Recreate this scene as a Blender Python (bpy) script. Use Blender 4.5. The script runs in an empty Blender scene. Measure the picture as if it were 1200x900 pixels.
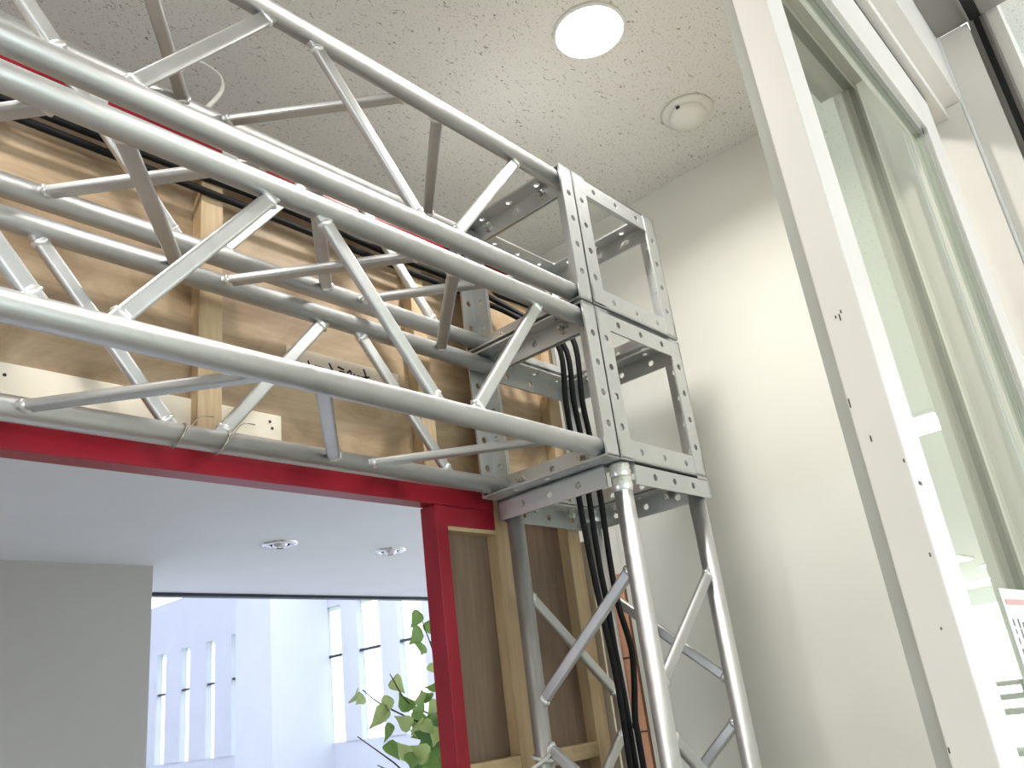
import bpy, bmesh, math, random
from mathutils import Vector, Matrix
random.seed(7)
scene = bpy.context.scene
COL = scene.collection
ZO = 2.0                      # height of the underside of the corner blocks above the floor
S = 0.30                      # module of truss and corner block
def V(x, y, z): return Vector((x, y, z + ZO))

# ------------------------------------------------------------------ camera
cam_d = bpy.data.cameras.new('camera'); cam = bpy.data.objects.new('camera', cam_d); COL.objects.link(cam)
cam_d.sensor_width = 36.0; cam_d.lens = 29.41; cam_d.clip_start = 0.02; cam_d.clip_end = 200
RX = Vector((0.66778, -0.73451, -0.12070)); DN = Vector((0.19620, 0.33010, -0.92333)); FW = Vector((0.71804, 0.59290, 0.36455))
m = Matrix((( RX.x, -DN.x, -FW.x), (RX.y, -DN.y, -FW.y), (RX.z, -DN.z, -FW.z))).to_4x4()
m.translation = V(-1.20022, -0.76737, -0.38898)
cam.matrix_world = m
scene.camera = cam

# ------------------------------------------------------------------ world, exposure
w = bpy.data.worlds.new('overcast_sky'); scene.world = w; w.use_nodes = True
bgn = w.node_tree.nodes['Background']; bgn.inputs['Color'].default_value = (0.88, 0.94, 1.0, 1); bgn.inputs['Strength'].default_value = 4.0
vs = scene.view_settings
vs.view_transform = 'Standard'; vs.look = 'None'; vs.gamma = 1.0; vs.use_curve_mapping = False; vs.exposure = 0.12
LAMP = 7.5                   # watts of one vestibule downlight

# ------------------------------------------------------------------ materials
def new_mat(name):
    mt = bpy.data.materials.new(name); mt.use_nodes = True
    nt = mt.node_tree; b = nt.nodes['Principled BSDF']
    return mt, nt, b
def mapping(nt, scale=(1, 1, 1), coord='Object', rot=(0, 0, 0)):
    tc = nt.nodes.new('ShaderNodeTexCoord'); mp = nt.nodes.new('ShaderNodeMapping')
    mp.inputs['Scale'].default_value = scale; mp.inputs['Rotation'].default_value = rot
    nt.links.new(tc.outputs[coord], mp.inputs['Vector']); return mp
def noise(nt, mp, scale, detail=4, rough=0.5, dist=0.0):
    n = nt.nodes.new('ShaderNodeTexNoise'); n.inputs['Scale'].default_value = scale
    n.inputs['Detail'].default_value = detail; n.inputs['Roughness'].default_value = rough; n.inputs['Distortion'].default_value = dist
    nt.links.new(mp.outputs['Vector'], n.inputs['Vector']); return n
def ramp(nt, fac, stops):
    r = nt.nodes.new('ShaderNodeValToRGB'); e = r.color_ramp.elements
    while len(e) < len(stops): e.new(0.5)
    for i, (p, c) in enumerate(stops): e[i].position = p; e[i].color = (*c, 1)
    nt.links.new(fac, r.inputs['Fac']); return r
def bump(nt, b, height, strength, dist=0.002):
    bp = nt.nodes.new('ShaderNodeBump'); bp.inputs['Strength'].default_value = strength; bp.inputs['Distance'].default_value = dist
    nt.links.new(height, bp.inputs['Height']); nt.links.new(bp.outputs['Normal'], b.inputs['Normal'])
def simple(name, c, rough=0.5, metal=0.0, var=0.06, scale=18, bmp=0.05, spec=0.5):
    mt, nt, b = new_mat(name)
    mp = mapping(nt); n = noise(nt, mp, scale)
    lo = tuple(x * (1 - var) for x in c); hi = tuple(min(1, x * (1 + var)) for x in c)
    r = ramp(nt, n.outputs['Fac'], [(0.3, lo), (0.7, hi)])
    nt.links.new(r.outputs['Color'], b.inputs['Base Color'])
    b.inputs['Roughness'].default_value = rough; b.inputs['Metallic'].default_value = metal
    b.inputs['Specular IOR Level'].default_value = spec
    if bmp: bump(nt, b, n.outputs['Fac'], bmp)
    return mt
def alu_mat(name, c, rough, metal):
    mt, nt, b = new_mat(name)
    mp = mapping(nt, (1, 1, 1)); n = noise(nt, mp, 60, 6, 0.6); n2 = noise(nt, mp, 7, 3)
    r = ramp(nt, n2.outputs['Fac'], [(0.3, tuple(x * 0.9 for x in c)), (0.7, c)])
    nt.links.new(r.outputs['Color'], b.inputs['Base Color'])
    rr = ramp(nt, n.outputs['Fac'], [(0.3, (rough - 0.06,) * 3), (0.7, (rough + 0.08,) * 3)])
    nt.links.new(rr.outputs['Color'], b.inputs['Roughness'])
    b.inputs['Metallic'].default_value = metal
    bump(nt, b, n.outputs['Fac'], 0.08, 0.001)
    return mt
def wood_mat(name, c1, c2, c3, along, rough=0.6, fine=1.0):
    # along: 0 grain runs in X, 2 grain runs in Z
    mt, nt, b = new_mat(name)
    sc = (2.0, 4.2, 4.2) if along == 0 else (5, 5, 0.8)
    mp = mapping(nt, sc); n = noise(nt, mp, 2.2, 6, 0.62, 1.2)
    sc2 = (3, 90, 90) if along == 0 else (90, 90, 3)
    mp2 = mapping(nt, sc2); n2 = noise(nt, mp2, 1.4 * fine, 3, 0.5)
    r = ramp(nt, n.outputs['Fac'], [(0.28, c1), (0.5, c2), (0.72, c3)])
    mx = nt.nodes.new('ShaderNodeMix'); mx.data_type = 'RGBA'; mx.blend_type = 'MULTIPLY'; mx.inputs['Factor'].default_value = 0.28
    r2 = ramp(nt, n2.outputs['Fac'], [(0.35, (0.62, 0.58, 0.55)), (0.6, (1, 1, 1))])
    nt.links.new(r.outputs['Color'], mx.inputs['A']); nt.links.new(r2.outputs['Color'], mx.inputs['B'])
    nt.links.new(mx.outputs['Result'], b.inputs['Base Color'])
    b.inputs['Roughness'].default_value = rough; bump(nt, b, n2.outputs['Fac'], 0.12, 0.001)
    return mt
def emit(name, c, s):
    mt, nt, b = new_mat(name)
    b.inputs['Base Color'].default_value = (*c, 1); b.inputs['Emission Color'].default_value = (*c, 1); b.inputs['Emission Strength'].default_value = s
    return mt

M = {}
M['alu'] = alu_mat('brushed_aluminium_tube', (0.62, 0.625, 0.625), 0.44, 0.9)
M['alu_angle'] = alu_mat('aluminium_angle', (0.60, 0.615, 0.615), 0.40, 0.75)
M['weld'] = alu_mat('weld_metal', (0.86, 0.86, 0.85), 0.3, 0.8)
M['steel'] = alu_mat('zinc_bolt', (0.66, 0.65, 0.61), 0.3, 0.9)
M['ply'] = wood_mat('birch_plywood', (0.29, 0.19, 0.105), (0.45, 0.325, 0.205), (0.55, 0.42, 0.285), 0)
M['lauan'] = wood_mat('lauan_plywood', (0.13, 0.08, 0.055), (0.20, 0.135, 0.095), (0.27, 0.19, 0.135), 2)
M['batten'] = wood_mat('pine_batten', (0.40, 0.28, 0.15), (0.57, 0.42, 0.25), (0.67, 0.52, 0.33), 2, 0.55)
M['batten_h'] = wood_mat('pine_batten_level', (0.40, 0.28, 0.15), (0.57, 0.42, 0.25), (0.67, 0.52, 0.33), 0, 0.55)
M['red'] = simple('red_gloss_paint', (0.29, 0.010, 0.024), 0.34, 0, 0.08, 9, 0.05, 0.35)
M['board'] = simple('pale_board', (0.82, 0.74, 0.61), 0.6, 0, 0.05, 12)
M['paper'] = simple('translucent_tape_paper', (0.66, 0.55, 0.45), 0.35, 0, 0.05, 30)
M['ink'] = simple('black_ink', (0.012, 0.011, 0.012), 0.5, 0, 0.0, 10, 0)
M['cable'] = simple('black_rubber', (0.006, 0.006, 0.007), 0.6, 0, 0.1, 40, 0.02, 0.25)
M['tie'] = simple('white_nylon', (0.80, 0.79, 0.75), 0.4, 0, 0.03, 20, 0)
M['wire'] = simple('thin_steel_wire', (0.45, 0.42, 0.36), 0.35, 0.8, 0.05, 20, 0)
M['wall'] = simple('beige_wall_paint', (0.76, 0.75, 0.69), 0.7, 0, 0.025, 3, 0.03)
M['white_wall'] = simple('daylit_white_wall_paint', (0.75, 0.77, 0.83), 0.75, 0, 0.02, 3, 0.02)  # blue cast of the inner room's daylight is mixed into this white
M['hall_wall'] = simple('grey_green_hall_paint', (0.66, 0.69, 0.63), 0.8, 0, 0.02, 3, 0.02)
M['pier'] = simple('grey_pier_paint', (0.50, 0.485, 0.47), 0.75, 0, 0.02, 3, 0.02)
M['frame'] = simple('off_white_enamel', (0.80, 0.765, 0.70), 0.42, 0, 0.03, 6, 0.02)
M['frame_dark'] = simple('grey_weatherstrip', (0.42, 0.42, 0.37), 0.55, 0, 0.05, 20, 0.02)
M['black'] = simple('black_gap', (0.012, 0.012, 0.012), 0.6, 0, 0.05, 20, 0)
M['soffit'] = simple('grey_steel_soffit', (0.33, 0.31, 0.28), 0.5, 0.2, 0.05, 8, 0.02)
M['bounce_floor'] = simple('pale_bounce_floor', (0.60, 0.60, 0.62), 0.5, 0, 0.04, 5, 0.02)  # pale so the added atrium floor throws light up
M['floor'] = simple('grey_floor_tile', (0.46, 0.435, 0.40), 0.35, 0, 0.06, 5, 0.02)
M['ring'] = simple('white_lamp_ring', (0.85, 0.85, 0.83), 0.35, 0, 0.02, 8, 0)
M['detector'] = simple('cream_detector_plastic', (0.80, 0.79, 0.72), 0.32, 0, 0.02, 8, 0)
M['chrome'] = alu_mat('chrome_lamp_ring', (0.7, 0.7, 0.72), 0.12, 1.0)
M['lamp'] = emit('lamp_glow', (1.0, 0.965, 0.88), 45)
M['tube'] = emit('linear_lamp_glow', (1.0, 0.98, 0.92), 14)
M['orange'] = simple('terracotta_tile', (0.72, 0.35, 0.21), 0.5, 0, 0.06, 14, 0.04)
M['grout'] = simple('brown_grout', (0.24, 0.12, 0.07), 0.8, 0, 0.05, 30, 0.02)
M['fin'] = simple('pale_blue_fin', (0.55, 0.57, 0.66), 0.6, 0, 0.02, 3, 0)
M['transom'] = simple('dark_transom', (0.03, 0.035, 0.05), 0.4, 0.3, 0.05, 10, 0)
M['stem'] = simple('plant_stem', (0.05, 0.045, 0.03), 0.7, 0, 0.1, 30, 0.1)
M['notice'] = simple('notice_paper', (0.70, 0.71, 0.67), 0.5, 0, 0.02, 10, 0)
M['notice_red'] = simple('notice_red_rule', (0.62, 0.30, 0.27), 0.5, 0, 0.02, 10, 0)
M['notice_ink'] = simple('notice_grey_print', (0.16, 0.16, 0.15), 0.5, 0, 0.02, 10, 0)
M['scuff'] = simple('paint_chip', (0.14, 0.12, 0.09), 0.8, 0, 0.1, 50, 0)

def ceiling_mat():
    mt, nt, b = new_mat('fissured_acoustic_board')
    mp = mapping(nt, (1, 1, 1), 'Object', (0, 0, 0.5))
    mp.inputs['Scale'].default_value = (1, 2.2, 1)
    n = noise(nt, mp, 60, 2, 0.55, 1.6); n3 = noise(nt, mp, 170, 2, 0.5, 0.4); big = noise(nt, mp, 5, 2)
    r = ramp(nt, n.outputs['Fac'], [(0.295, (0.33, 0.31, 0.27)), (0.36, (0.80, 0.785, 0.73))])
    r3 = ramp(nt, n3.outputs['Fac'], [(0.28, (0.45, 0.43, 0.40)), (0.38, (1, 1, 1))])
    mx = nt.nodes.new('ShaderNodeMix'); mx.data_type = 'RGBA'; mx.blend_type = 'MULTIPLY'; mx.inputs['Factor'].default_value = 1
    nt.links.new(r.outputs['Color'], mx.inputs['A']); nt.links.new(r3.outputs['Color'], mx.inputs['B'])
    nt.links.new(mx.outputs['Result'], b.inputs['Base Color']); b.inputs['Roughness'].default_value = 0.85
    bump(nt, b, r.outputs['Color'], 0.5, 0.003)
    return mt
M['ceiling'] = ceiling_mat()
def glass_mat():
    mt = bpy.data.materials.new('greenish_door_glass'); mt.use_nodes = True; nt = mt.node_tree
    for n in list(nt.nodes): nt.nodes.remove(n)
    o = nt.nodes.new('ShaderNodeOutputMaterial'); mix = nt.nodes.new('ShaderNodeMixShader')
    tr = nt.nodes.new('ShaderNodeBsdfTransparent'); gl = nt.nodes.new('ShaderNodeBsdfGlossy'); fr = nt.nodes.new('ShaderNodeFresnel')
    tr.inputs['Color'].default_value = (0.86, 0.91, 0.86, 1); gl.inputs['Roughness'].default_value = 0.012
    gl.inputs['Color'].default_value = (0.95, 1.0, 0.95, 1); fr.inputs['IOR'].default_value = 1.5
    gm = nt.nodes.new('ShaderNodeNewGeometry'); inv = nt.nodes.new('ShaderNodeMath'); inv.operation = 'SUBTRACT'; inv.inputs[0].default_value = 1.0
    mul = nt.nodes.new('ShaderNodeMath'); mul.operation = 'MULTIPLY'; k = nt.nodes.new('ShaderNodeMath'); k.operation = 'MULTIPLY'; k.inputs[1].default_value = 1.6; k.use_clamp = True
    nt.links.new(gm.outputs['Backfacing'], inv.inputs[1]); nt.links.new(fr.outputs['Fac'], mul.inputs[0]); nt.links.new(inv.outputs[0], mul.inputs[1])
    nt.links.new(mul.outputs[0], k.inputs[0]); nt.links.new(k.outputs[0], mix.inputs['Fac']); nt.links.new(tr.outputs['BSDF'], mix.inputs[1]); nt.links.new(gl.outputs['BSDF'], mix.inputs[2])
    nt.links.new(mix.outputs['Shader'], o.inputs['Surface']); return mt
M['glass'] = glass_mat()
def leaf_mat(name, c1, c2):
    mt, nt, b = new_mat(name); mp = mapping(nt, (1, 1, 1)); n = noise(nt, mp, 25, 3)
    r = ramp(nt, n.outputs['Fac'], [(0.3, c1), (0.7, c2)]); nt.links.new(r.outputs['Color'], b.inputs['Base Color'])
    b.inputs['Roughness'].default_value = 0.5
    tl = nt.nodes.new('ShaderNodeBsdfTranslucent'); nt.links.new(r.outputs['Color'], tl.inputs['Color'])
    mx = nt.nodes.new('ShaderNodeMixShader'); mx.inputs['Fac'].default_value = 0.5
    out = nt.nodes['Material Output']
    nt.links.new(b.outputs['BSDF'], mx.inputs[1]); nt.links.new(tl.outputs['BSDF'], mx.inputs[2]); nt.links.new(mx.outputs['Shader'], out.inputs['Surface'])
    return mt
LEAF = [leaf_mat('leaf_green', (0.16, 0.29, 0.07), (0.26, 0.41, 0.12)), leaf_mat('leaf_pale_green', (0.44, 0.56, 0.20), (0.58, 0.68, 0.32)),
        leaf_mat('leaf_deep_green', (0.07, 0.16, 0.045), (0.12, 0.25, 0.07))]

# ------------------------------------------------------------------ builders
def mesh_from(bm, name, mt, smooth=False):
    me = bpy.data.meshes.new(name); bm.normal_update(); bm.to_mesh(me); bm.free()
    if smooth:
        for p in me.polygons: p.use_smooth = True
    me.materials.append(mt); return me
def link(name, me, parent=None, mw=None):
    o = bpy.data.objects.new(name, me); COL.objects.link(o)
    if parent is not None: o.parent = parent
    if mw is not None: o.matrix_local = mw
    return o
def tag(o, label, cat, group=None):
    o['label'] = label; o['category'] = cat
    if group: o['group'] = group
    return o
def struct(o, label=None):
    o['kind'] = 'structure'
    if label: o['label'] = label
    return o
def empty(name, loc):
    o = bpy.data.objects.new(name, None); COL.objects.link(o); o.location = loc; o.empty_display_size = 0.05; return o
def box_bm(a, b, bevel=0.0, bm=None):
    own = bm is None
    if own: bm = bmesh.new()
    r = bmesh.ops.create_cube(bm, size=1)
    for v in r['verts']:
        v.co = Vector(((a[i] + b[i]) / 2 + v.co[i] * (b[i] - a[i]) for i in range(3)))
    if bevel:
        es = list({e for v in r['verts'] for e in v.link_edges})
        bmesh.ops.bevel(bm, geom=es, offset=bevel, segments=2, affect='EDGES', profile=0.5)
    return bm
def off(parent):          # world location of parent chain (parents are plain translated empties/meshes)
    v = Vector((0, 0, 0))
    while parent is not None: v += parent.location; parent = parent.parent
    return v
def box(name, a, b, mt, parent=None, bevel=0.0):
    """box between local corners a, b; z relative to ZO; origin at the centre of its base"""
    A = V(*[min(a[i], b[i]) for i in range(3)]); B = V(*[max(a[i], b[i]) for i in range(3)])
    c = Vector(((A.x + B.x) / 2, (A.y + B.y) / 2, A.z))
    me = mesh_from(box_bm(A - c, B - c, bevel), name, mt)
    o = link(name, me, parent); o.location = c - off(parent); return o
def cyl_bm(r, h, seg=24, r2=None, bm=None, z0=0.0):
    if bm is None: bm = bmesh.new()
    res = bmesh.ops.create_cone(bm, cap_ends=True, segments=seg, radius1=r, radius2=r if r2 is None else r2, depth=h)
    for v in res['verts']: v.co.z += h / 2 + z0
    return bm
def lathe_bm(profile, seg=32):
    bm = bmesh.new(); rings = []
    for r, z in profile:
        if r < 1e-6: rings.append([bm.verts.new((0, 0, z))])
        else: rings.append([bm.verts.new((r * math.cos(2 * math.pi * i / seg), r * math.sin(2 * math.pi * i / seg), z)) for i in range(seg)])
    for a, b in zip(rings, rings[1:]):
        for i in range(seg):
            j = (i + 1) % seg
            if len(a) == 1: bm.faces.new((a[0], b[j], b[i]))
            elif len(b) == 1: bm.faces.new((a[i], a[j], b[0]))
            else: bm.faces.new((a[i], a[j], b[j], b[i]))
    bmesh.ops.recalc_face_normals(bm, faces=bm.faces); return bm
def frame_mat(o, x, y=None, z=None):
    """matrix with given origin and x axis; y optional (orthonormalised)"""
    x = Vector(x).normalized()
    if y is None: y = Vector((0, 0, 1)) if abs(x.z) < 0.9 else Vector((0, 1, 0))
    y = Vector(y); y = (y - x * y.dot(x)).normalized(); z = x.cross(y)
    mm = Matrix(((x.x, y.x, z.x), (x.y, y.y, z.y), (x.z, y.z, z.z))).to_4x4(); mm.translation = o; return mm
def catmull(pts, n=8):
    P = [Vector(p) for p in pts]; P = [P[0] * 2 - P[1]] + P + [P[-1] * 2 - P[-2]]; out = []
    for i in range(1, len(P) - 2):
        for k in range(n):
            t = k / n; a, b, c, d = P[i - 1], P[i], P[i + 1], P[i + 2]
            out.append(0.5 * ((2 * b) + (c - a) * t + (2 * a - 5 * b + 4 * c - d) * t * t + (3 * b - a - 3 * c + d) * t ** 3))
    out.append(P[-2]); return out
def tube_bm(pts, r, seg=10, flat=1.0, bm=None):
    if bm is None: bm = bmesh.new()
    rings = []; up = Vector((0.13, 0.21, 0.97))
    for i, p in enumerate(pts):
        d = (pts[min(i + 1, len(pts) - 1)] - pts[max(i - 1, 0)]).normalized()
        s = d.cross(up)
        if s.length < 1e-3: s = d.cross(Vector((1, 0, 0)))
        s.normalize(); u = s.cross(d).normalized(); up = u
        rr = r if not callable(r) else r(i / max(1, len(pts) - 1))
        rings.append([bm.verts.new(p + s * (rr * math.cos(2 * math.pi * k / seg)) + u * (rr * flat * math.sin(2 * math.pi * k / seg))) for k in range(seg)])
    for a, b in zip(rings, rings[1:]):
        for k in range(seg): bm.faces.new((a[k], a[(k + 1) % seg], b[(k + 1) % seg], b[k]))
    bm.faces.new(rings[0][::-1]); bm.faces.new(rings[-1]); return bm
def tube(name, pts, r, mt, parent=None, n=8, seg=10, flat=1.0):
    P = [V(*p) for p in pts]; c = Vector(P[-1]); Q = catmull([p - c for p in P], n) if n else [p - c for p in P]
    bm = tube_bm(Q, r, seg, flat); bmesh.ops.recalc_face_normals(bm, faces=bm.faces)
    o = link(name, mesh_from(bm, name, mt, True), parent); o.location = c - off(parent); return o

# ---- setting: room shell
FLOOR = -ZO; CEIL = 0.90; XW = 0.62
struct(box('floor', (-5, -7.0, FLOOR - 0.1), (18, 14, FLOOR), M['floor']), 'grey tiled floor')
struct(box('ceiling', (-5, -0.50, CEIL), (XW + 0.2, 1.0, CEIL + 0.12), M['ceiling']), 'fissured acoustic board ceiling over the vestibule')
struct(box('wall_end', (XW, -0.66, FLOOR), (XW + 0.12, 0.450, CEIL), M['wall']), 'plain beige wall closing the vestibule behind the truss tower')
struct(box('wall_return', (XW + 0.005, 0.451, FLOOR), (XW + 0.12, 0.90, CEIL), M['wall']), 'beige stub wall behind the tiled panel')
struct(box('wall_fascia', (-5, 0.95, 0.40), (6, 1.05, CEIL + 0.12), M['white_wall']), 'white fascia over the inner room ceiling')
struct(box('wall_inner_added', (-5.1, 1.06, FLOOR), (-5, 2.82, -1.1), M['white_wall']), 'unseen low white wall under an opening added to light the inner room')  # unseen; gap above it is added to light the red post and ceiling
struct(box('wall_left', (-5.1, -0.5, FLOOR), (-5, 1.05, CEIL + 0.12), M['white_wall']), 'white wall at the far end of the vestibule')

# inner room seen through the red opening
struct(box('ceiling_inner', (-5, 1.05, 0.40), (6, 3.47, 0.52), M['white_wall']), 'smooth white ceiling of the inner room')
struct(box('wall_pier', (-5, 2.82, FLOOR), (0.536, 3.30, 0.40), M['pier']), 'broad grey pier in the inner room')
struct(box('trim_1', (0.536, 3.42, 0.383), (6, 3.47, 0.399), M['transom']), 'dark metal channel along the inner ceiling edge')

# bright window wall of the atrium beyond
XA = 4.5
struct(box('wall_atrium', (XA, 4.0, 0.93), (XA + 0.25, 12.5, 1.6), M['fin']), 'pale wall band above the slot windows')
struct(box('wall_atrium_low', (XA, 4.0, FLOOR), (XA + 0.25, 12.5, -0.44), M['fin']), 'pale wall band below the slot windows')
struct(box('wall_pilaster', (3.79, 6.95, FLOOR), (XA, 7.62, 3.6), M['fin']), 'pale pilaster between the slot windows')
struct(box('ceiling_atrium_added', (-3, 3.5, 3.6), (XA + 0.25, 12.7, 3.7), M['white_wall']), 'unseen white ceiling added over the atrium to cut sky light')  # added out of view to dim the atrium
struct(box('floor_atrium_bounce', (-4.9, 3.5, FLOOR), (XA, 12.5, FLOOR + 0.004), M['bounce_floor']), 'unseen pale floor added in the atrium to bounce light')  # added out of view as a bounce surface for the inner room ceiling
struct(box('wall_atrium_added', (-3.2, 3.5, FLOOR), (-3, 12.7, 1.6), M['white_wall']), 'unseen white wall added to cut light from the left of the atrium')  # added out of view to hold back sky light, open above
struct(box('wall_far', (-3, 12.5, FLOOR), (XA + 0.25, 12.7, 4.0), M['white_wall']), 'white far wall of the atrium')
fins = [(5.10, 5.42), (5.79, 6.07), (6.43, 6.70), (6.99, 7.2), (8.88, 9.26), (9.47, 9.87), (10.10, 10.50), (10.75, 11.1)]
for i, (a, b) in enumerate(fins):
    wn = struct(box('window_%d' % (i + 1), (XA - 0.02, a, -0.44), (XA + 0.06, b, 0.93), M['fin']), 'pale vertical fin between slot windows')
    nx = fins[i + 1][0] if i + 1 < len(fins) else b + 0.4
    box('transom', (XA + 0.0, b, 0.40), (XA + 0.04, nx, 0.425), M['transom'], wn)
    box('pane', (XA + 0.045, b, -0.44), (XA + 0.051, nx, 0.93), M['glass'], wn)

# ---- partition of plywood and battens with the red opening
Y0, Y1 = 0.330, 0.357
part = empty('plywood_partition', V(-0.1, 0.345, FLOOR))
tag(part, 'plywood partition on pine battens with a red painted opening behind the trusses', 'partition')
for a, b in ((-3.6, -1.822), (-1.82, -0.590), (-0.588, 0.325)):
    box('plywood_sheet', (a, Y1, 0.0), (b, Y1 + 0.006, 0.55), M['ply'], part)
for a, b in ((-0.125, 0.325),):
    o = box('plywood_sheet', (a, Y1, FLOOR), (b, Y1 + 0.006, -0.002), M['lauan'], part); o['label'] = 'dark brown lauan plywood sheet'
for a, b, z0, z1 in ((-1.84, -1.80, 0.031, 0.549), (-1.22, -1.18, 0.031, 0.549), (-0.610, -0.570, 0.031, 0.549), (-0.155, -0.118, 0.031, 0.549), (0.020, 0.058, FLOOR, 0.549), (0.250, 0.293, FLOOR, 0.549)):
    box('stud', (a, Y0, z0), (b, Y1, z1), M['batten'], part, 0.0012)
for a, b in ((-0.110, 0.0195), (0.0585, 0.2495)):
    for z in (-0.487, -1.2): box('batten_rail', (a, Y0 + 0.001, z), (b, Y1, z + 0.028), M['batten_h'], part, 0.001)
box('lintel', (-3.6, Y0 - 0.002, -0.012), (0.0195, Y1 + 0.007, 0.030), M['red'], part, 0.0012)['label'] = 'red painted lintel batten'
box('door_post', (-0.141, Y0 - 0.001, FLOOR), (-0.111, Y1 + 0.012, -0.0122), M['red'], part, 0.0012)['label'] = 'red painted door post'
box('door_post', (-2.70, Y0 - 0.001, FLOOR), (-2.67, Y1 + 0.012, -0.0122), M['red'], part, 0.0012)['label'] = 'red painted door post'
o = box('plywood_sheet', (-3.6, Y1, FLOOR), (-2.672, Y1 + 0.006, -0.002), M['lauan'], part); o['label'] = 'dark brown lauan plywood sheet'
box('header_batten', (-0.1108, Y0, -0.050), (0.0195, Y1, -0.0122), M['red'], part, 0.001)['label'] = 'short red batten under the lintel'
box('wood_strip', (-0.1108, Y0 + 0.002, -0.058), (0.0195, Y1, -0.0502), M['batten_h'], part)
box('top_rail', (-3.6, Y0 - 0.004, 0.553), (0.19, Y1 + 0.006, 0.585), M['red'], part, 0.001)['label'] = 'red painted top rail'
for x in (-0.80, -0.575, -0.40, -0.03): box('tape_label', (x, Y0 - 0.006, 0.553), (x + 0.03, Y0 - 0.0042, 0.586), M['tie'], part)
box('edge_board', (0.3255, Y1 - 0.02, FLOOR), (0.334, Y1 + 0.012, -0.05), M['board'], part)['label'] = 'pale edge board'

mb = empty('mounting_board', V(-0.80, 0.350, 0.066))
tag(mb, 'long pale board with drilled holes fixed along the plywood above the red lintel', 'board')
box('plank', (-1.30, 0.349, 0.066), (-0.452, 0.3568, 0.112), M['board'], mb, 0.002)
for x, z in ((-0.865, 0.094), (-0.474, 0.098), (-0.470, 0.087)):
    c = cyl_bm(0.0024, 0.0006, 12); o = link('screw_hole', mesh_from(c, 'screw_hole', M['ink']), mb, Matrix.Translation(V(x, 0.3488, z) - mb.location) @ Matrix.Rotation(math.pi / 2, 4, 'X'))

note = box('paper_note', (-0.435, 0.3560, 0.205), (-0.182, 0.3568, 0.249), M['paper'])
tag(note, 'strip of taped paper with black handwriting on the plywood sheet', 'note')
strokes = [((-.406, .222), (-.398, .218)), ((-.391, .229), (-.386, .214)), ((-.377, .222), (-.359, .222)), ((-.372, .214), (-.362, .210)), ((-.346, .235), (-.337, .219)),
           ((-.327, .232), (-.313, .229)), ((-.324, .224), (-.311, .223)), ((-.306, .224), (-.299, .231)), ((-.299, .231), (-.294, .217)), ((-.290, .226), (-.287, .216)), ((-.282, .225), (-.272, .217)),
           ((-.275, .222), (-.254, .227)), ((-.267, .241), (-.258, .213)), ((-.250, .219), (-.246, .217)), ((-.213, .243), (-.206, .234)), ((-.207, .243), (-.212, .235))]
for (x0, z0), (x1, z1) in strokes:
    d = Vector((x1 - x0, 0, z1 - z0)); L = d.length
    me = mesh_from(box_bm((0, -0.0018, -0.0003), (L, 0.0018, 0.0003)), 'pen_stroke', M['ink'])
    link('pen_stroke', me, note, frame_mat(V(x0, 0.3556, z0) - note.location, d, Vector((0, 0, 1)).cross(Vector((0, 1, 0))) if False else Vector((-d.z, 0, d.x))))

# terracotta tiles on the return wall
tw = box('wall_tile_panel', (XW - 0.004, 0.4515, FLOOR), (XW + 0.0045, 0.895, -0.09), M['grout']); struct(tw, 'terracotta tiled panel on the return wall')
for r in range(11):
    for c in range(2):
        z1 = -0.127 - 0.17 * r + (0.035 if r == 0 else 0); z0 = -0.127 - 0.17 * (r + 1) + 0.004
        box('tile', (XW - 0.012, 0.454 + c * 0.22, max(z0, FLOOR)), (XW - 0.0042, 0.454 + c * 0.22 + 0.216, z1), M['orange'], tw, 0.0012)
tag(tube('conduit', [(XW - 0.021, 0.492, FLOOR + 0.001), (XW - 0.021, 0.492, -1.0), (XW - 0.021, 0.492, -0.10)], 0.008, M['ring'], None, 1, 12), 'white vertical conduit in front of the terracotta tiles', 'pipe')

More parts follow.
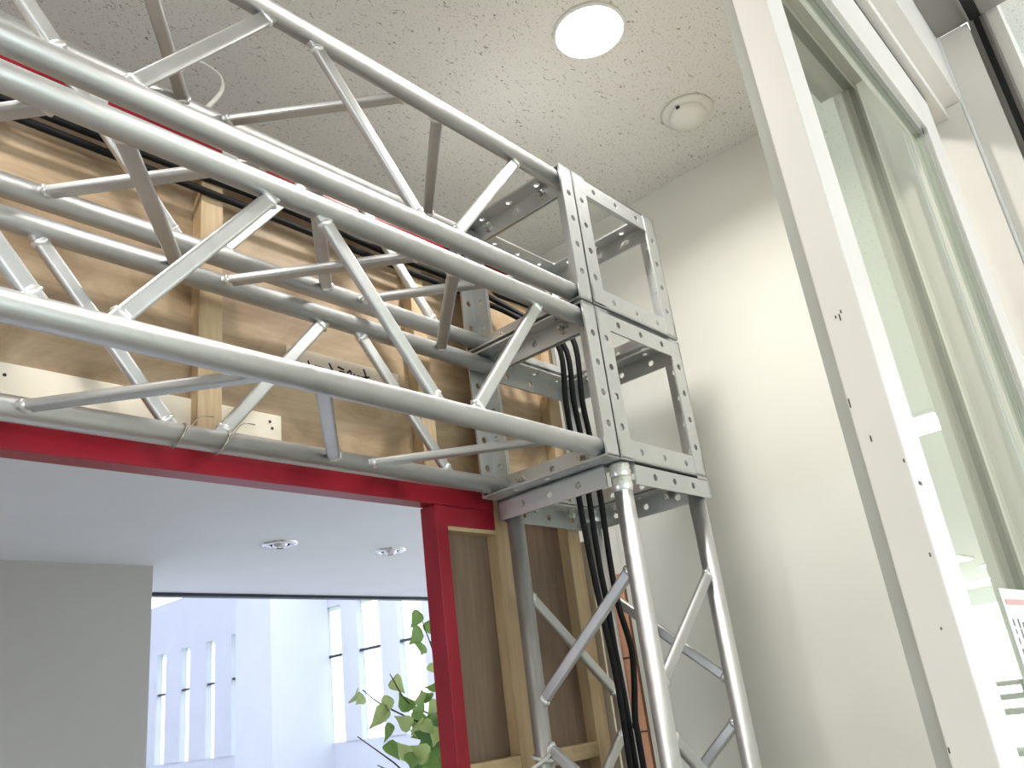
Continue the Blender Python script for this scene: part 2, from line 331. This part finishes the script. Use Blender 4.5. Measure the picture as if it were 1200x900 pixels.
# ---- perforated aluminium angle
AW, AT = 0.040, 0.004
def plate(bm, L, holes, flip):
    """leg of an angle: x along 0..L, y across 0..AW, thickness z 0..AT; flip swaps y and z"""
    hh = 0.0100; R = 0.0066; N = 12; yc = AW * 0.52
    cache = {}
    def vt(x, y, z):
        k = (round(x, 6), round(y, 6), round(z, 6))
        if k not in cache: cache[k] = bm.verts.new((x, z, y) if flip else (x, y, z))
        return cache[k]
    def quad(pts, rev):
        try: f = bm.faces.new([vt(*p) for p in (pts[::-1] if rev else pts)])
        except ValueError: pass
    xs = [0.0]
    for h in holes: xs += [h - hh, h + hh]
    xs.append(L)
    for z, rev in ((0.0, True), (AT, False)):
        for i in range(len(xs) - 1):
            a, b = xs[i], xs[i + 1]
            if i % 2 == 0: quad([(a, 0, z), (b, 0, z), (b, AW, z), (a, AW, z)], rev)
            else:
                quad([(a, 0, z), (b, 0, z), (b, yc - hh, z), (a, yc - hh, z)], rev)
                quad([(a, yc + hh, z), (b, yc + hh, z), (b, AW, z), (a, AW, z)], rev)
                xc = (a + b) / 2; outer = []; inner = []
                for k in range(N):
                    t = 2 * math.pi * (k + 0.0) / N; cx, sy = math.cos(t), math.sin(t); s = hh / max(abs(cx), abs(sy))
                    outer.append((xc + cx * s, yc + sy * s, z)); inner.append((xc + cx * R, yc + sy * R, z))
                corners = {1: (1, 1), 4: (-1, 1), 7: (-1, -1), 10: (1, -1)}
                for k in range(N):
                    j = (k + 1) % N
                    if k in corners:
                        sx, sy = corners[k]
                        quad([outer[k], (xc + sx * hh, yc + sy * hh, z), outer[j], inner[j], inner[k]], rev)
                    else: quad([outer[k], outer[j], inner[j], inner[k]], rev)
    for h in holes:
        for k in range(N):
            t0, t1 = 2 * math.pi * k / N, 2 * math.pi * (k + 1) / N
            p = [(h + R * math.cos(t), yc + R * math.sin(t)) for t in (t0, t1)]
            quad([(*p[0], 0), (*p[1], 0), (*p[1], AT), (*p[0], AT)], False)
    quad([(0, 0, 0), (L, 0, 0), (L, 0, AT), (0, 0, AT)], False); quad([(0, AW, 0), (L, AW, 0), (L, AW, AT), (0, AW, AT)], True)
    quad([(0, 0, 0), (0, AW, 0), (0, AW, AT), (0, 0, AT)], True); quad([(L, 0, 0), (L, AW, 0), (L, AW, AT), (L, 0, AT)], False)
_ang = {}
def angle_mesh(L, holes):
    k = (round(L, 5), tuple(round(h, 5) for h in holes))
    if k not in _ang:
        bm = bmesh.new(); plate(bm, L, holes, False); plate(bm, L, holes, True)
        bmesh.ops.recalc_face_normals(bm, faces=bm.faces)
        _ang[k] = mesh_from(bm, 'angle_bar', M['alu_angle'])
    return _ang[k]
def angle_bar(parent, p, a, u, v, L, nh, inset=0.0):
    """p outer corner at the start, a direction along, u and v the directions in which the two legs spread"""
    a, u, v = Vector(a), Vector(u), Vector(v)
    holes = [L * (0.5 + (i - (nh - 1) / 2) * (0.78 / nh)) for i in range(nh)]
    if a.cross(u).dot(v) < 0: u, v = v, u
    mm = Matrix(((a.x, u.x, v.x), (a.y, u.y, v.y), (a.z, u.z, v.z))).to_4x4()
    mm.translation = V(*p) + (u + v) * inset - off(parent)
    return link('angle_bar', angle_mesh(L, holes), parent, mm)
# bolts
def bolt_mesh():
    bm = cyl_bm(0.0085, 0.006, 6, z0=-0.0115)             # head
    cyl_bm(0.0105, 0.0014, 16, bm=bm, z0=-0.0056)
    cyl_bm(0.0105, 0.0014, 16, bm=bm, z0=0.0042)
    cyl_bm(0.0085, 0.0075, 6, bm=bm, z0=0.0056)           # nut
    for i in range(5): cyl_bm(0.0047, 0.0018, 10, r2=0.0040, bm=bm, z0=0.0131 + i * 0.0018)
    bmesh.ops.scale(bm, vec=(1.2, 1.2, 1.0), verts=bm.verts); return mesh_from(bm, 'bolt', M['steel'])
BOLT = bolt_mesh()
def bolt(parent, p, d):
    q = Vector((0, 0, 1)).rotation_difference(Vector(d)).to_matrix().to_4x4(); q.translation = V(*p) - off(parent)
    return link('bolt', BOLT, parent, q)

def corner_block(z, label):
    o = empty('corner_block', V(S / 2, S / 2, z)); tag(o, label, 'truss corner', 'corner blocks on the tower')
    g = 0.0002; A, B = g, S - g
    L = B - A; X, Y, Z = (1, 0, 0), (0, 1, 0), (0, 0, 1); n = lambda t: tuple(-c for c in t)
    for x, u in ((A, X), (B, n(X))):
        for y, v in ((A, Y), (B, n(Y))): angle_bar(o, (x, y, z + A), Z, u, v, L, 4)
        for zz, v in ((z + A, Z), (z + B, n(Z))): angle_bar(o, (x, A, zz), Y, u, v, L, 3, 0.0016)
    for y, u in ((A, Y), (B, n(Y))):
        for zz, v in ((z + A, Z), (z + B, n(Z))): angle_bar(o, (A, y, zz), X, u, v, L, 3, 0.0008)
    return o

# ---- trusses
C0, RC = 0.0218, 0.0166
BW, BT = 0.021, 0.0125
_br = {}
def brace_mesh(L):
    k = round(L, 4)
    if k not in _br:
        bm = bmesh.new(); n = 5; prof = []
        hw, ht, r = BW / 2, BT / 2, 0.0045
        for cx, cy, a0 in ((hw - r, ht - r, 0), (-hw + r, ht - r, 90), (-hw + r, -ht + r, 180), (hw - r, -ht + r, 270)):
            for i in range(4):
                t = math.radians(a0 + 30 * i); prof.append((cx + r * math.cos(t), cy + r * math.sin(t)))
        rings = []
        for s, f in ((0, 1.0), (1, 1.0)):
            rings.append([bm.verts.new((s * L, y * f, z * f)) for y, z in prof])
        for i in range(len(prof)):
            j = (i + 1) % len(prof); bm.faces.new((rings[0][i], rings[0][j], rings[1][j], rings[1][i]))
        bm.faces.new(rings[0][::-1]); bm.faces.new(rings[1]); bmesh.ops.recalc_face_normals(bm, faces=bm.faces)
        _br[k] = mesh_from(bm, 'brace', M['alu'])
    return _br[k]
def weld_mesh():
    bm = bmesh.new(); bmesh.ops.create_uvsphere(bm, u_segments=14, v_segments=8, radius=1)
    for v in bm.verts:
        t = math.atan2(v.co.y, v.co.z); k = 1 + 0.05 * math.sin(7 * t) + 0.04 * math.sin(11 * t + 1) + random.uniform(-0.03, 0.03)
        v.co = Vector((v.co.x * 0.0070, v.co.y * (BW / 2 + 0.0034) * k, v.co.z * (BT / 2 + 0.0030) * k))
    return mesh_from(bm, 'weld_bead', M['weld'], True)
WELD = weld_mesh()
def brace(parent, p, q, nrm):
    p, q = V(*p), V(*q); d = q - p; L = d.length
    yv = Vector(nrm).cross(d).normalized()
    o = link('brace', brace_mesh(L), parent, frame_mat(p - off(parent), d, yv))
    dn = d.normalized(); ca = max(0.35, math.sqrt(1 - min(0.95, max(abs(dn.x), abs(dn.z) if abs(dn.z) > abs(dn.x) else 0) ** 2)))
    e = min(0.03, (RC - 0.0005) / ca)
    link('weld_bead', WELD, o, Matrix.Translation((e, 0, 0))); link('weld_bead', WELD, o, Matrix.Translation((L - e, 0, 0)))
    return o
def chord(parent, p, q):
    p, q = V(*p), V(*q); L = (q - p).length
    bm = bmesh.new(); r = bmesh.ops.create_cone(bm, cap_ends=True, segments=32, radius1=RC, radius2=RC, depth=L)
    for f in bm.faces:
        if len(f.verts) == 4: f.smooth = True
    me = mesh_from(bm, 'chord', M['alu'])
    z = (q - p).normalized(); rot = Vector((0, 0, 1)).rotation_difference(z).to_matrix().to_4x4(); rot.translation = (p + q) / 2 - off(parent)
    return link('chord', me, parent, rot)
def end_frame(parent, base, e1, e2, ax, nbolt=True):
    """four angles round an S x S square at base, spanned by e1, e2; one leg in the square's plane, one along -ax"""
    base = Vector(base); e1 = Vector(e1); e2 = Vector(e2); ax = Vector(ax); g = 0.0002
    b = base - ax * g
    angle_bar(parent, b, e2, e1, -ax, S, 4)
    angle_bar(parent, b + e1 * S, e2, -e1, -ax, S, 4)
    angle_bar(parent, b, e1, e2, -ax, S, 3, 0.0008)
    angle_bar(parent, b + e2 * S, e1, -e2, -ax, S, 3, 0.0008)
    for t in (0.075, 0.225):
        for k in (AW * 0.52, S - AW * 0.52):
            bolt(parent, base + e1 * t + e2 * k, -ax)
XL = -3.10
def beam_truss(z, label):
    o = empty('box_truss', V(XL / 2, S / 2, z)); tag(o, label, 'truss', 'horizontal box trusses')
    c = C0; lo, hi, fr, bk = z + c, z + S - c, c, S - c
    for y in (fr, bk):
        for zz in (lo, hi): chord(o, (XL, y, zz), (-AT - 0.0005, y, zz))
    nodes = [-0.11 - 0.265 * k for k in range(12)]; d = 0.028
    for k in range(11):
        xa, xb = nodes[k] - d, nodes[k + 1] + d; ev = k % 2 == 0
        brace(o, (xa, fr, hi if ev else lo), (xb, fr, lo if ev else hi), (0, 1, 0))
        brace(o, (xa, bk, lo if ev else hi), (xb, bk, hi if ev else lo), (0, 1, 0))
        brace(o, (xa, bk if ev else fr, hi), (xb, fr if ev else bk, hi), (0, 0, 1))
        brace(o, (xa, fr if ev else bk, lo), (xb, bk if ev else fr, lo), (0, 0, 1))
    end_frame(o, (0, 0, z), (0, 1, 0), (0, 0, 1), (1, 0, 0))
    return o
ZU = S + 0.005
beam_truss(ZU, 'upper of two stacked aluminium box trusses running level under the ceiling')
beam_truss(0.0, 'lower of two stacked aluminium box trusses running level above the red lintel')
corner_block(ZU, 'perforated aluminium corner block at the top of the tower')
corner_block(0.0, 'perforated aluminium corner block directly on the upright truss, below another block')

tower = empty('upright_truss', V(S / 2, S / 2, FLOOR)); tag(tower, 'upright aluminium box truss standing on the floor under the corner blocks', 'truss')
for x in (C0, S - C0):
    for y in (C0, S - C0): chord(tower, (x, y, FLOOR + 0.008), (x, y, -0.002))
nz = [-0.147 - 0.265 * k for k in range(8)]
for k in range(7):
    za, zb = nz[k] - 0.028, max(nz[k + 1] + 0.028, FLOOR + 0.03); ev = k % 2 == 0; lo, hi = C0, S - C0
    brace(tower, (hi if ev else lo, lo, za), (lo if ev else hi, lo, zb), (0, 1, 0))
    brace(tower, (lo, lo if ev else hi, za), (lo, hi if ev else lo, zb), (1, 0, 0))
    brace(tower, (lo if ev else hi, hi, za), (hi if ev else lo, hi, zb), (0, 1, 0))
    brace(tower, (hi, hi if ev else lo, za), (hi, lo if ev else hi, zb), (1, 0, 0))
g = -0.0005; cc = 2 * C0 - 0.004
for p, a, u, v in (((cc, 0, g), (1, 0, 0), (0, 1, 0), (0, 0, -1)), ((0, cc, g), (0, 1, 0), (1, 0, 0), (0, 0, -1)), ((0, S, g), (1, 0, 0), (0, -1, 0), (0, 0, -1)), ((S, 0, g), (0, 1, 0), (-1, 0, 0), (0, 0, -1))):
    angle_bar(tower, p, a, u, v, S - cc if cc in p else S, 3, 0.0008 if a[0] else 0.0)
for x, y in ((0.09, S - 0.021), (0.21, S - 0.021), (S - 0.021, 0.09), (S - 0.021, 0.21), (0.021, 0.12), (0.021, 0.22), (0.12, 0.021), (0.22, 0.021)): bolt(tower, (x, y, 0), (0, 0, 1) if False else (0, 0, -1))
bmw = lathe_bm([(0, 0.004), (RC + 0.001, 0.004), (RC + 0.0022, 0), (RC + 0.0014, -0.006), (RC + 0.0028, -0.012), (RC + 0.001, -0.02), (RC, -0.022)], 24)
wm = mesh_from(bmw, 'weld_collar', M['weld'], True)
for x in (C0, S - C0):
    for y in (C0, S - C0): link('weld_collar', wm, tower, Matrix.Translation(V(x, y, -0.006) - tower.location))
link('weld_collar', wm, tower, Matrix.Translation(V(C0, C0, -0.030) - tower.location))
box('base_plate', (-0.02, -0.02, FLOOR), (S + 0.02, S + 0.02, FLOOR + 0.008), M['alu_angle'], tower)

# ---- cables
cab = [
 [(0.139, .2, .337), (0.139, .2, .20), (0.139, .2, .10), (0.133, .2, 0.0), (0.141, .2, -.136), (0.151, .2, -.233), (0.163, .2, -.328), (0.166, .2, -.433), (0.165, .2, -.49), (0.165, .2, -1.2), (0.165, .2, FLOOR + .01)],
 [(0.161, .2, .342), (0.168, .2, .208), (0.174, .2, .11), (0.168, .2, 0.0), (0.174, .205, -.135), (0.186, .21, -.205), (0.181, .205, -.297), (0.178, .2, -.359), (0.180, .2, -.478), (0.182, .2, -1.2), (0.182, .2, FLOOR + .01)],
 [(0.199, .2, .367), (0.199, .2, .214), (0.207, .2, .12), (0.208, .2, 0.0), (0.205, .2, -.133), (0.202, .195, -.217), (0.214, .19, -.298), (0.205, .19, -.361), (0.184, .188, -.434), (0.184, .186, -.50), (0.186, .186, -1.2), (0.186, .186, FLOOR + .01)]]
heads = [[(-3.0, .3232, .470), (-2, .3232, .474), (-0.9, .3232, .474), (-0.5, .3232, .473), (-0.2, .3232, .470), (-0.03, .320, .468), (.04, .31, .455), (.085, .27, .42)],
         [(-3.0, .3232, .492), (-2, .3232, .500), (-0.86, .3232, .497), (-0.5, .3232, .503), (-0.2, .3232, .494), (-0.02, .320, .492), (.05, .31, .475), (.11, .27, .43)],
         [(-3.0, .3232, .512), (-2, .3232, .518), (-0.6, .3232, .516), (-0.3, .3232, .511), (0.05, .320, .512), (.10, .31, .49), (.15, .26, .45)]]
cl = ['black power cable hanging in the tower, the one beside the pine stud', 'middle one of three black power cables hanging inside the tower', 'black power cable hanging in the tower, bowing out over the terracotta tiles']
for h, c, l, r in zip(heads, cab, cl, (.0062, .0062, .006)):
    tag(tube('power_cable', h + c, r, M['cable'], None, 6, 10), l, 'cable', 'black cables down the tower')
tag(tube('cable_tie', [(-0.64, .300, .588), (-.668, .300, .612), (-.675, .292, .655), (-.655, .285, .690), (-.635, .28, .695), (-.605, .28, .685), (-.603, .28, .655), (-.625, .285, .612), (-.640, .288, .590), (-.632, .286, .580)], 0.0055, M['tie'], None, 6, 6, 0.45),
    'white looped strap tied round the top of the upper truss', 'tie')
def ring_pts(c, r, a, b, n=14, turns=1.15):
    return [tuple(Vector(c) + Vector(a) * (r * math.cos(2 * math.pi * turns * i / n)) + Vector(b) * (r * math.sin(2 * math.pi * turns * i / n))) for i in range(n + 1)]
yr, zr = (0, 1, 0), (0, 0, 1)
tag(tube('cable_tie', ring_pts((C0, S - C0, -.466), RC + .004, (1, 0, 0), (0, 1, .25)) + [(C0 - .02, S - .05, -.462), (C0 - .07, S - .05, -.478)], 0.003, M['tie'], None, 3, 6), 'white nylon tie knotted round the back leg of the upright truss', 'tie')
for x, t in ((-0.665, 'beside the end of the pale mounting board'), (-0.60, 'in front of the pale mounting board')):
    tag(tube('binding_wire', ring_pts((x, S - C0, C0), RC + .0018, yr, (0.35, 0, 1), 16, 1.6) + [(x + .02, S - C0 - .02, C0 + .024), (x + .045, S - C0 - .014, C0 + .03)], 0.0009, M['wire'], None, 4, 6),
        'thin wire twisted round the lower chord ' + t, 'wire')

# ---- vestibule ceiling fittings
def downlight(x, y, label):
    o = empty('ceiling_downlight', V(x, y, CEIL - 0.006)); tag(o, label, 'light', 'vestibule downlights')
    link('trim_ring', mesh_from(lathe_bm([(0.069, 0.003), (0.069, -0.001), (0.071, -0.003), (0.075, -0.001), (0.076, 0.0055), (0.069, 0.0055)], 40), 'trim_ring', M['ring'], True), o)
    link('diffuser', mesh_from(lathe_bm([(0.0, -0.004), (0.03, -0.0035), (0.0685, 0.0), (0.0685, 0.004), (0, 0.004)], 40), 'diffuser', M['lamp'], True), o)
    ld = bpy.data.lights.new('downlight_lamp', 'AREA'); ld.shape = 'DISK'; ld.size = 0.11; ld.energy = LAMP; ld.color = (1.0, 0.975, 0.93); ld.spread = math.radians(150)
    lo = bpy.data.objects.new('downlight_lamp', ld); COL.objects.link(lo); lo.parent = o; lo.location = (0, 0, -0.012)
    return o
downlight(0.006, -0.099, 'glowing round downlight in the acoustic ceiling beside the heat detector')
downlight(-1.25, -0.099, 'round downlight in the acoustic ceiling above the middle of the trusses')
downlight(-2.5, -0.099, 'round downlight in the acoustic ceiling near the left wall')
det = empty('heat_detector', V(0.396, -0.100, CEIL - 0.001)); tag(det, 'cream domed detector on the acoustic ceiling beside the glowing downlight', 'detector')
link('base_plate', mesh_from(lathe_bm([(0, 0), (0.062, 0), (0.061, -0.006), (0.050, -0.010), (0, -0.010)], 40), 'base_plate', M['detector'], True), det)
link('dome', mesh_from(lathe_bm([(0.044, -0.009), (0.046, -0.016), (0.042, -0.026), (0.030, -0.034), (0.015, -0.038), (0, -0.039)], 40), 'dome', M['detector'], True), det)
link('indicator_window', mesh_from(box_bm((-0.049, -0.004, -0.017), (-0.043, 0.004, -0.011)), 'indicator_window', M['ink']), det)
link('fixing_tab', mesh_from(box_bm((0.047, -0.01, -0.012), (0.060, 0.01, -0.005), 0.002), 'fixing_tab', M['detector']), det)

# ---- inner room fittings
for x, y, l in ((0.827, 2.289, 'chrome ringed eyeball downlight in the smooth white ceiling, the one nearer the grey pier'), (1.422, 2.276, 'chrome ringed eyeball downlight in the smooth white ceiling, the one nearer the red post')):
    o = empty('recessed_spotlight', V(x, y, 0.396)); tag(o, l, 'light', 'inner room spotlights')
    link('trim_ring', mesh_from(lathe_bm([(0.046, 0.004), (0.050, -0.006), (0.072, -0.003), (0.074, 0.004)], 32), 'trim_ring', M['chrome'], True), o)
    link('recess', mesh_from(lathe_bm([(0, 0.003), (0.0455, 0.003), (0.0455, 0.0)], 32), 'recess', M['black'], True), o)
    link('reflector', mesh_from(lathe_bm([(0.014, -0.016), (0.026, -0.012), (0.034, 0.002)], 24), 'reflector', M['chrome'], True), o)
    link('bulb', mesh_from(lathe_bm([(0, -0.016), (0.013, -0.012), (0.012, 0.002)], 16), 'bulb', M['ring'], True), o)

# ---- leafy tree behind the red post
plant = empty('leafy_tree', V(0.86, 1.42, FLOOR)); tag(plant, 'leafy green indoor tree standing behind the red door post', 'plant')
def leaf_mesh(mt):
    bm = bmesh.new(); out = [(0.0, 0.0), (0.24, -0.03), (0.43, 0.14), (0.46, 0.34), (0.33, 0.58), (0.14, 0.86), (0.0, 1.18)]
    mid = [bm.verts.new((0, y, -0.05 * math.sin(y * 3))) for x, y in out]
    for s in (-1, 1):
        side = [mid[0]] + [bm.verts.new((s * x, y - 0.08 * (x > 0.3) * (y < 0.3), 0.22 * x * (1 + 0.3 * math.sin(5 * y)))) for x, y in out[1:-1]] + [mid[-1]]
        for i in range(len(out) - 1):
            vs_ = [mid[i], mid[i + 1], side[i + 1], side[i]]; vs_ = [v for j, v in enumerate(vs_) if v not in vs_[:j]]
            if len(vs_) >= 3: bm.faces.new(vs_ if s < 0 else vs_[::-1])
    return mesh_from(bm, 'leaf', mt, True)
LM = [leaf_mesh(x) for x in LEAF]
def p35(px, py, y=1.35):      # hand-read leaf spots on the plane y = 1.35
    k = (y + 0.767) / 2.117
    return Vector((-1.2 + (1.632 + (px - 410) * 0.0036 + (py - 815) * 0.0003) * k, y, -0.389 + (0.109 - (py - 815) * 0.00262 + (px - 410) * 0.0003) * k))
spots = [(415, 816, 1, 24), (424, 818, 1, 20), (458, 806, 1, 26), (452, 826, 1, 22), (448, 838, 1, 30), (470, 845, 0, 28), (450, 856, 0, 22), (470, 862, 1, 26), (440, 874, 0, 22),
         (500, 757, 0, 28), (498, 771, 0, 26), (502, 735, 0, 22), (509, 746, 0, 22), (500, 799, 1, 16), (512, 828, 0, 26), (505, 842, 1, 24), (488, 840, 1, 24), (492, 855, 0, 30), (478, 878, 2, 30), (462, 894, 1, 24)]
for i in range(150):
    px = random.gauss(512, 26); py = random.uniform(838, 990)
    if px < 455 + max(0, 900 - py) * 0.55 or px > 600: continue
    spots.append((px, py, random.choice((0, 0, 2, 2, 1)), random.uniform(20, 30)))
trunk_top = p35(540, 905, 1.42)
def stem_tube(name, pts, r): 
    bm = tube_bm(catmull([Vector((p.x, p.y, p.z + ZO)) - plant.location for p in pts], 4), r, 7); bmesh.ops.recalc_face_normals(bm, faces=bm.faces)
    return link(name, mesh_from(bm, name, M['stem'], True), plant)
stem_tube('trunk', [Vector((0.86, 1.42, FLOOR)), Vector((0.88, 1.41, -1.4)), Vector((0.87, 1.42, -0.9)), trunk_top], lambda t: 0.018 - 0.008 * t)
for ends in ([(500, 860), (470, 835), (455, 800)], [(515, 850), (512, 800), (500, 735)], [(490, 945), (445, 895), (412, 859)], [(490, 940), (455, 915), (428, 893)], [(520, 880), (480, 860), (440, 830), (424, 812)], [(545, 850), (560, 800), (556, 750)], [(530, 880), (520, 820), (508, 770)]):
    stem_tube('branch', [trunk_top] + [p35(a, b, 1.36 + random.uniform(-0.03, 0.04)) for a, b in ends], lambda t: 0.0045 - 0.003 * t)
for i, (px, py, kind, sz) in enumerate(spots):
    P = p35(px, py, 1.35 + (0 if i < 20 else random.uniform(-0.12, 0.22)))
    s = sz * 0.0023 * random.uniform(0.9, 1.1)
    d = Vector((random.uniform(-0.8, 0.6), random.uniform(-0.5, 0.2), random.uniform(-1, 0.35))).normalized()
    mm = frame_mat(Vector((P.x, P.y, P.z + ZO)) - plant.location, d.cross(Vector((0.5, 0.8, 0.3))).normalized(), d)
    link('leaf', LM[kind], plant, mm @ Matrix.Scale(s, 4) @ Matrix.Rotation(random.uniform(-0.6, 0.6), 4, 'Y'))

# ---- sliding glass door leaf, its frame and the shutter guide
YD0, YD1 = -0.588, -0.556
XS0, XS1, XR0, XR1 = -0.517, -0.462, 0.195, 0.300
ZT0, ZT1 = 0.440, 0.548
door = empty('door_1', V(-0.12, -0.572, FLOOR + 0.01)); struct(door, 'sliding door leaf with off white stiles and greenish glass')
box('stile', (XS0, YD0, FLOOR + 0.02), (XS1, YD1, ZT1), M['frame'], door, 0.0015)
box('stile', (XR0, YD0, FLOOR + 0.02), (XR1, YD1, ZT1), M['frame'], door, 0.0015)
box('top_rail', (XS1, YD0, ZT0), (XR0, YD1, ZT1), M['frame'], door, 0.0015)
box('bottom_rail', (XS1, YD0, FLOOR + 0.02), (XR0, YD1, FLOOR + 0.16), M['frame'], door, 0.0015)
box('weatherstrip', (XS0 + 0.003, YD1, FLOOR + 0.02), (XS1 - 0.01, YD1 + 0.011, ZT1), M['frame_dark'], door)
box('glass_pane', (XS1 - 0.005, -0.574, FLOOR + 0.15), (XR0 + 0.005, -0.570, ZT0 + 0.005), M['glass'], door)
for a, b in (((XS1, -0.579, FLOOR + 0.16), (XS1 + 0.006, -0.5745, ZT0)), ((XR0 - 0.012, -0.581, FLOOR + 0.16), (XR0, -0.5745, ZT0)), ((XS1, -0.581, ZT0 - 0.012), (XR0, -0.5745, ZT0))):
    box('glazing_bead', a, b, M['frame_dark'], door)
for y, z, h in ((-0.5705, -0.115, .006), (-0.5725, -0.109, .003), (-0.5672, -0.112, .003), (-0.5585, -0.190, .008), (-0.5862, -0.245, .003), (-0.567, -0.222, .005), (-0.5845, -0.318, .003), (-0.577, -0.37, .002), (-0.5583, -0.452, .004)):
    box('scuff_mark', (XS0 - 0.0003, y, z), (XS0 + 0.0002, y + 0.0012, z + h), M['scuff'], door)
box('scuff_mark', (XS0 + 0.012, YD0 - 0.0003, -0.262), (XS0 + 0.02, YD0 + 0.0002, -0.259), M['scuff'], door)

sheet = box('notice_sheet', (-0.300, -0.5752, -0.66), (-0.090, -0.5742, -0.335), M['notice'])
tag(sheet, 'printed notice sheet with a red rule stuck on the sliding door glass', 'notice')
box('red_rule', (-0.290, -0.5757, -0.350), (-0.105, -0.5753, -0.345), M['notice_red'], sheet)
random.seed(3)
for i in range(9):
    x = -0.285 + i * 0.017 + random.uniform(-.002, .002); z = -0.359 - random.uniform(0, .008)
    for k in range(5):
        h = random.uniform(0.004, 0.010); wd = 0.009 if i == 2 else random.uniform(0.002, 0.005)
        box('print_mark', (x, -0.5757, z - h), (x + wd, -0.5753, z), M['notice_ink'], sheet); z -= h + random.uniform(0.001, 0.004)

struct(box('trim_2', (-5, -0.628, 0.585), (0.419, -0.50, CEIL), M['frame']), 'off white door header box over the sliding leaf')
struct(box('trim_8', (-5, -0.600, 0.5595), (0.4045, -0.552, 0.5845), M['frame']), 'off white filler strip under the door header')
struct(box('trim_3', (-5, -0.587, 0.551), (0.300, -0.556, 0.559), M['black']), 'dark door track gap under the header')
struct(box('trim_4', (-4.9, -0.440, 0.845), (XW - 0.0005, -0.378, CEIL - 0.0005), M['frame']), 'inner header rail under the vestibule ceiling')
jt = struct(box('trim_5', (XW - 0.05, -0.440, FLOOR), (XW - 0.0005, -0.392, 0.8445), M['frame']), 'inner jamb rail on the beige end wall')
box('gap_strip', (XW - 0.05, -0.4465, FLOOR), (XW - 0.0005, -0.4402, 0.8445), M['frame_dark'], jt)
# jamb with roller shutter guide
jb = struct(box('wall_jamb', (0.420, -0.684, FLOOR), (XW - 0.0005, -0.563, 0.745), M['frame']), 'off white jamb beside the sliding leaf')
box('jamb_lining', (0.405, -0.626, FLOOR), (0.4195, -0.563, 0.5845), M['frame'], jb, 0.001)
box('corner_highlight', (0.4135, -0.632, FLOOR), (0.4195, -0.6265, 0.745), M['ring'], jb, 0.0015)  # white strip stands in for the highlight along the jamb corner
gd = struct(box('trim_6', (0.44, -0.716, FLOOR), (XW, -0.6845, 0.80), M['soffit']), 'steel shutter guide rail on the jamb')
box('guide_slot', (0.4385, -0.705, FLOOR), (0.4398, -0.694, 0.80), M['black'], gd)
box('guide_lip', (0.418, -0.7165, FLOOR), (0.44, -0.7130, 0.745), M['soffit'], gd)
struct(box('wall_jamb_outer', (0.435, -0.738, FLOOR), (XW + 0.12, -0.717, 1.0), M['frame']), 'off white outer jamb wall beyond the shutter guide')
sf = struct(box('trim_7', (-5, -0.76, 0.746), (0.4195, -0.6285, 0.90), M['soffit']), 'grey steel soffit of the roller shutter box')
box('shutter_slot', (-5, -0.710, 0.7445), (0.4195, -0.690, 0.7459), M['black'], sf)
box('slot_lip', (-5, -0.690, 0.738), (0.4195, -0.686, 0.7459), M['soffit'], sf)

# ---- hall on the camera's side of the door (seen only mirrored in the glass)
struct(box('ceiling_hall', (-5, -7.0, 0.95), (20, -0.685, 1.05), M['ceiling']), 'speckled pale ceiling of the outer hall')
struct(box('floor_hall', (18, -7.0, FLOOR - 0.1), (20, -0.68, FLOOR), M['floor']), 'grey floor at the open end of the hall')
struct(box('wall_hall_inner', (XW + 0.12, -0.738, FLOOR), (20, -0.68, 0.95), M['hall_wall']), 'grey green hall wall beyond the jamb')
struct(box('wall_hall_added', (-5.1, -7.0, FLOOR), (-5, -0.5, 1.05), M['hall_wall']), 'unseen grey green wall added to stop light from the other end of the hall')  # added out of view so daylight comes mainly from the hall's open side
struct(box('wall_hall_end', (20, -7.0, 0.6), (20.1, -0.68, 0.95), M['hall_wall']), 'grey green beam over the open end of the hall')
for x, y, lx, ly, l in ((4.15, -2.13, 0.40, 1.20, 'broad white ceiling light in the outer hall, mirrored in the door glass beside the stile'),
                        (12.5, -4.30, 0.80, 1.40, 'far white ceiling light at the open end of the outer hall'),
                        (14.6, -3.30, 0.50, 1.10, 'small white ceiling light beside the inner wall of the outer hall'),
                        (17.6, -4.30, 0.60, 1.10, 'last white ceiling light before the open end of the outer hall')):
    o = empty('ceiling_light', V(x, y, 0.93)); tag(o, l, 'light', 'lights of the outer hall')
    link('housing', mesh_from(box_bm((-lx / 2 - .02, -ly / 2 - .02, 0.0), (lx / 2 + .02, ly / 2 + .02, 0.0195)), 'housing', M['ring']), o)
    link('diffuser', mesh_from(box_bm((-lx / 2, -ly / 2, -0.012), (lx / 2, ly / 2, -0.0005), 0.003), 'diffuser', M['tube']), o)
rk = empty('display_rack', V(8.2, -2.4, FLOOR)); tag(rk, 'dark metal rack standing in the outer hall, mirrored in the door glass', 'rack')
for y in (-2.75, -2.40, -2.05):
    for x in (8.0, 8.4): box('post', (x, y - .02, FLOOR), (x + .04, y + .02, -0.66), M['transom'], rk)
for z in (-0.70, -0.82, -0.95, -1.3): box('rail', (8.0, -2.8, z), (8.44, -2.0, z + .035), M['soffit'], rk)
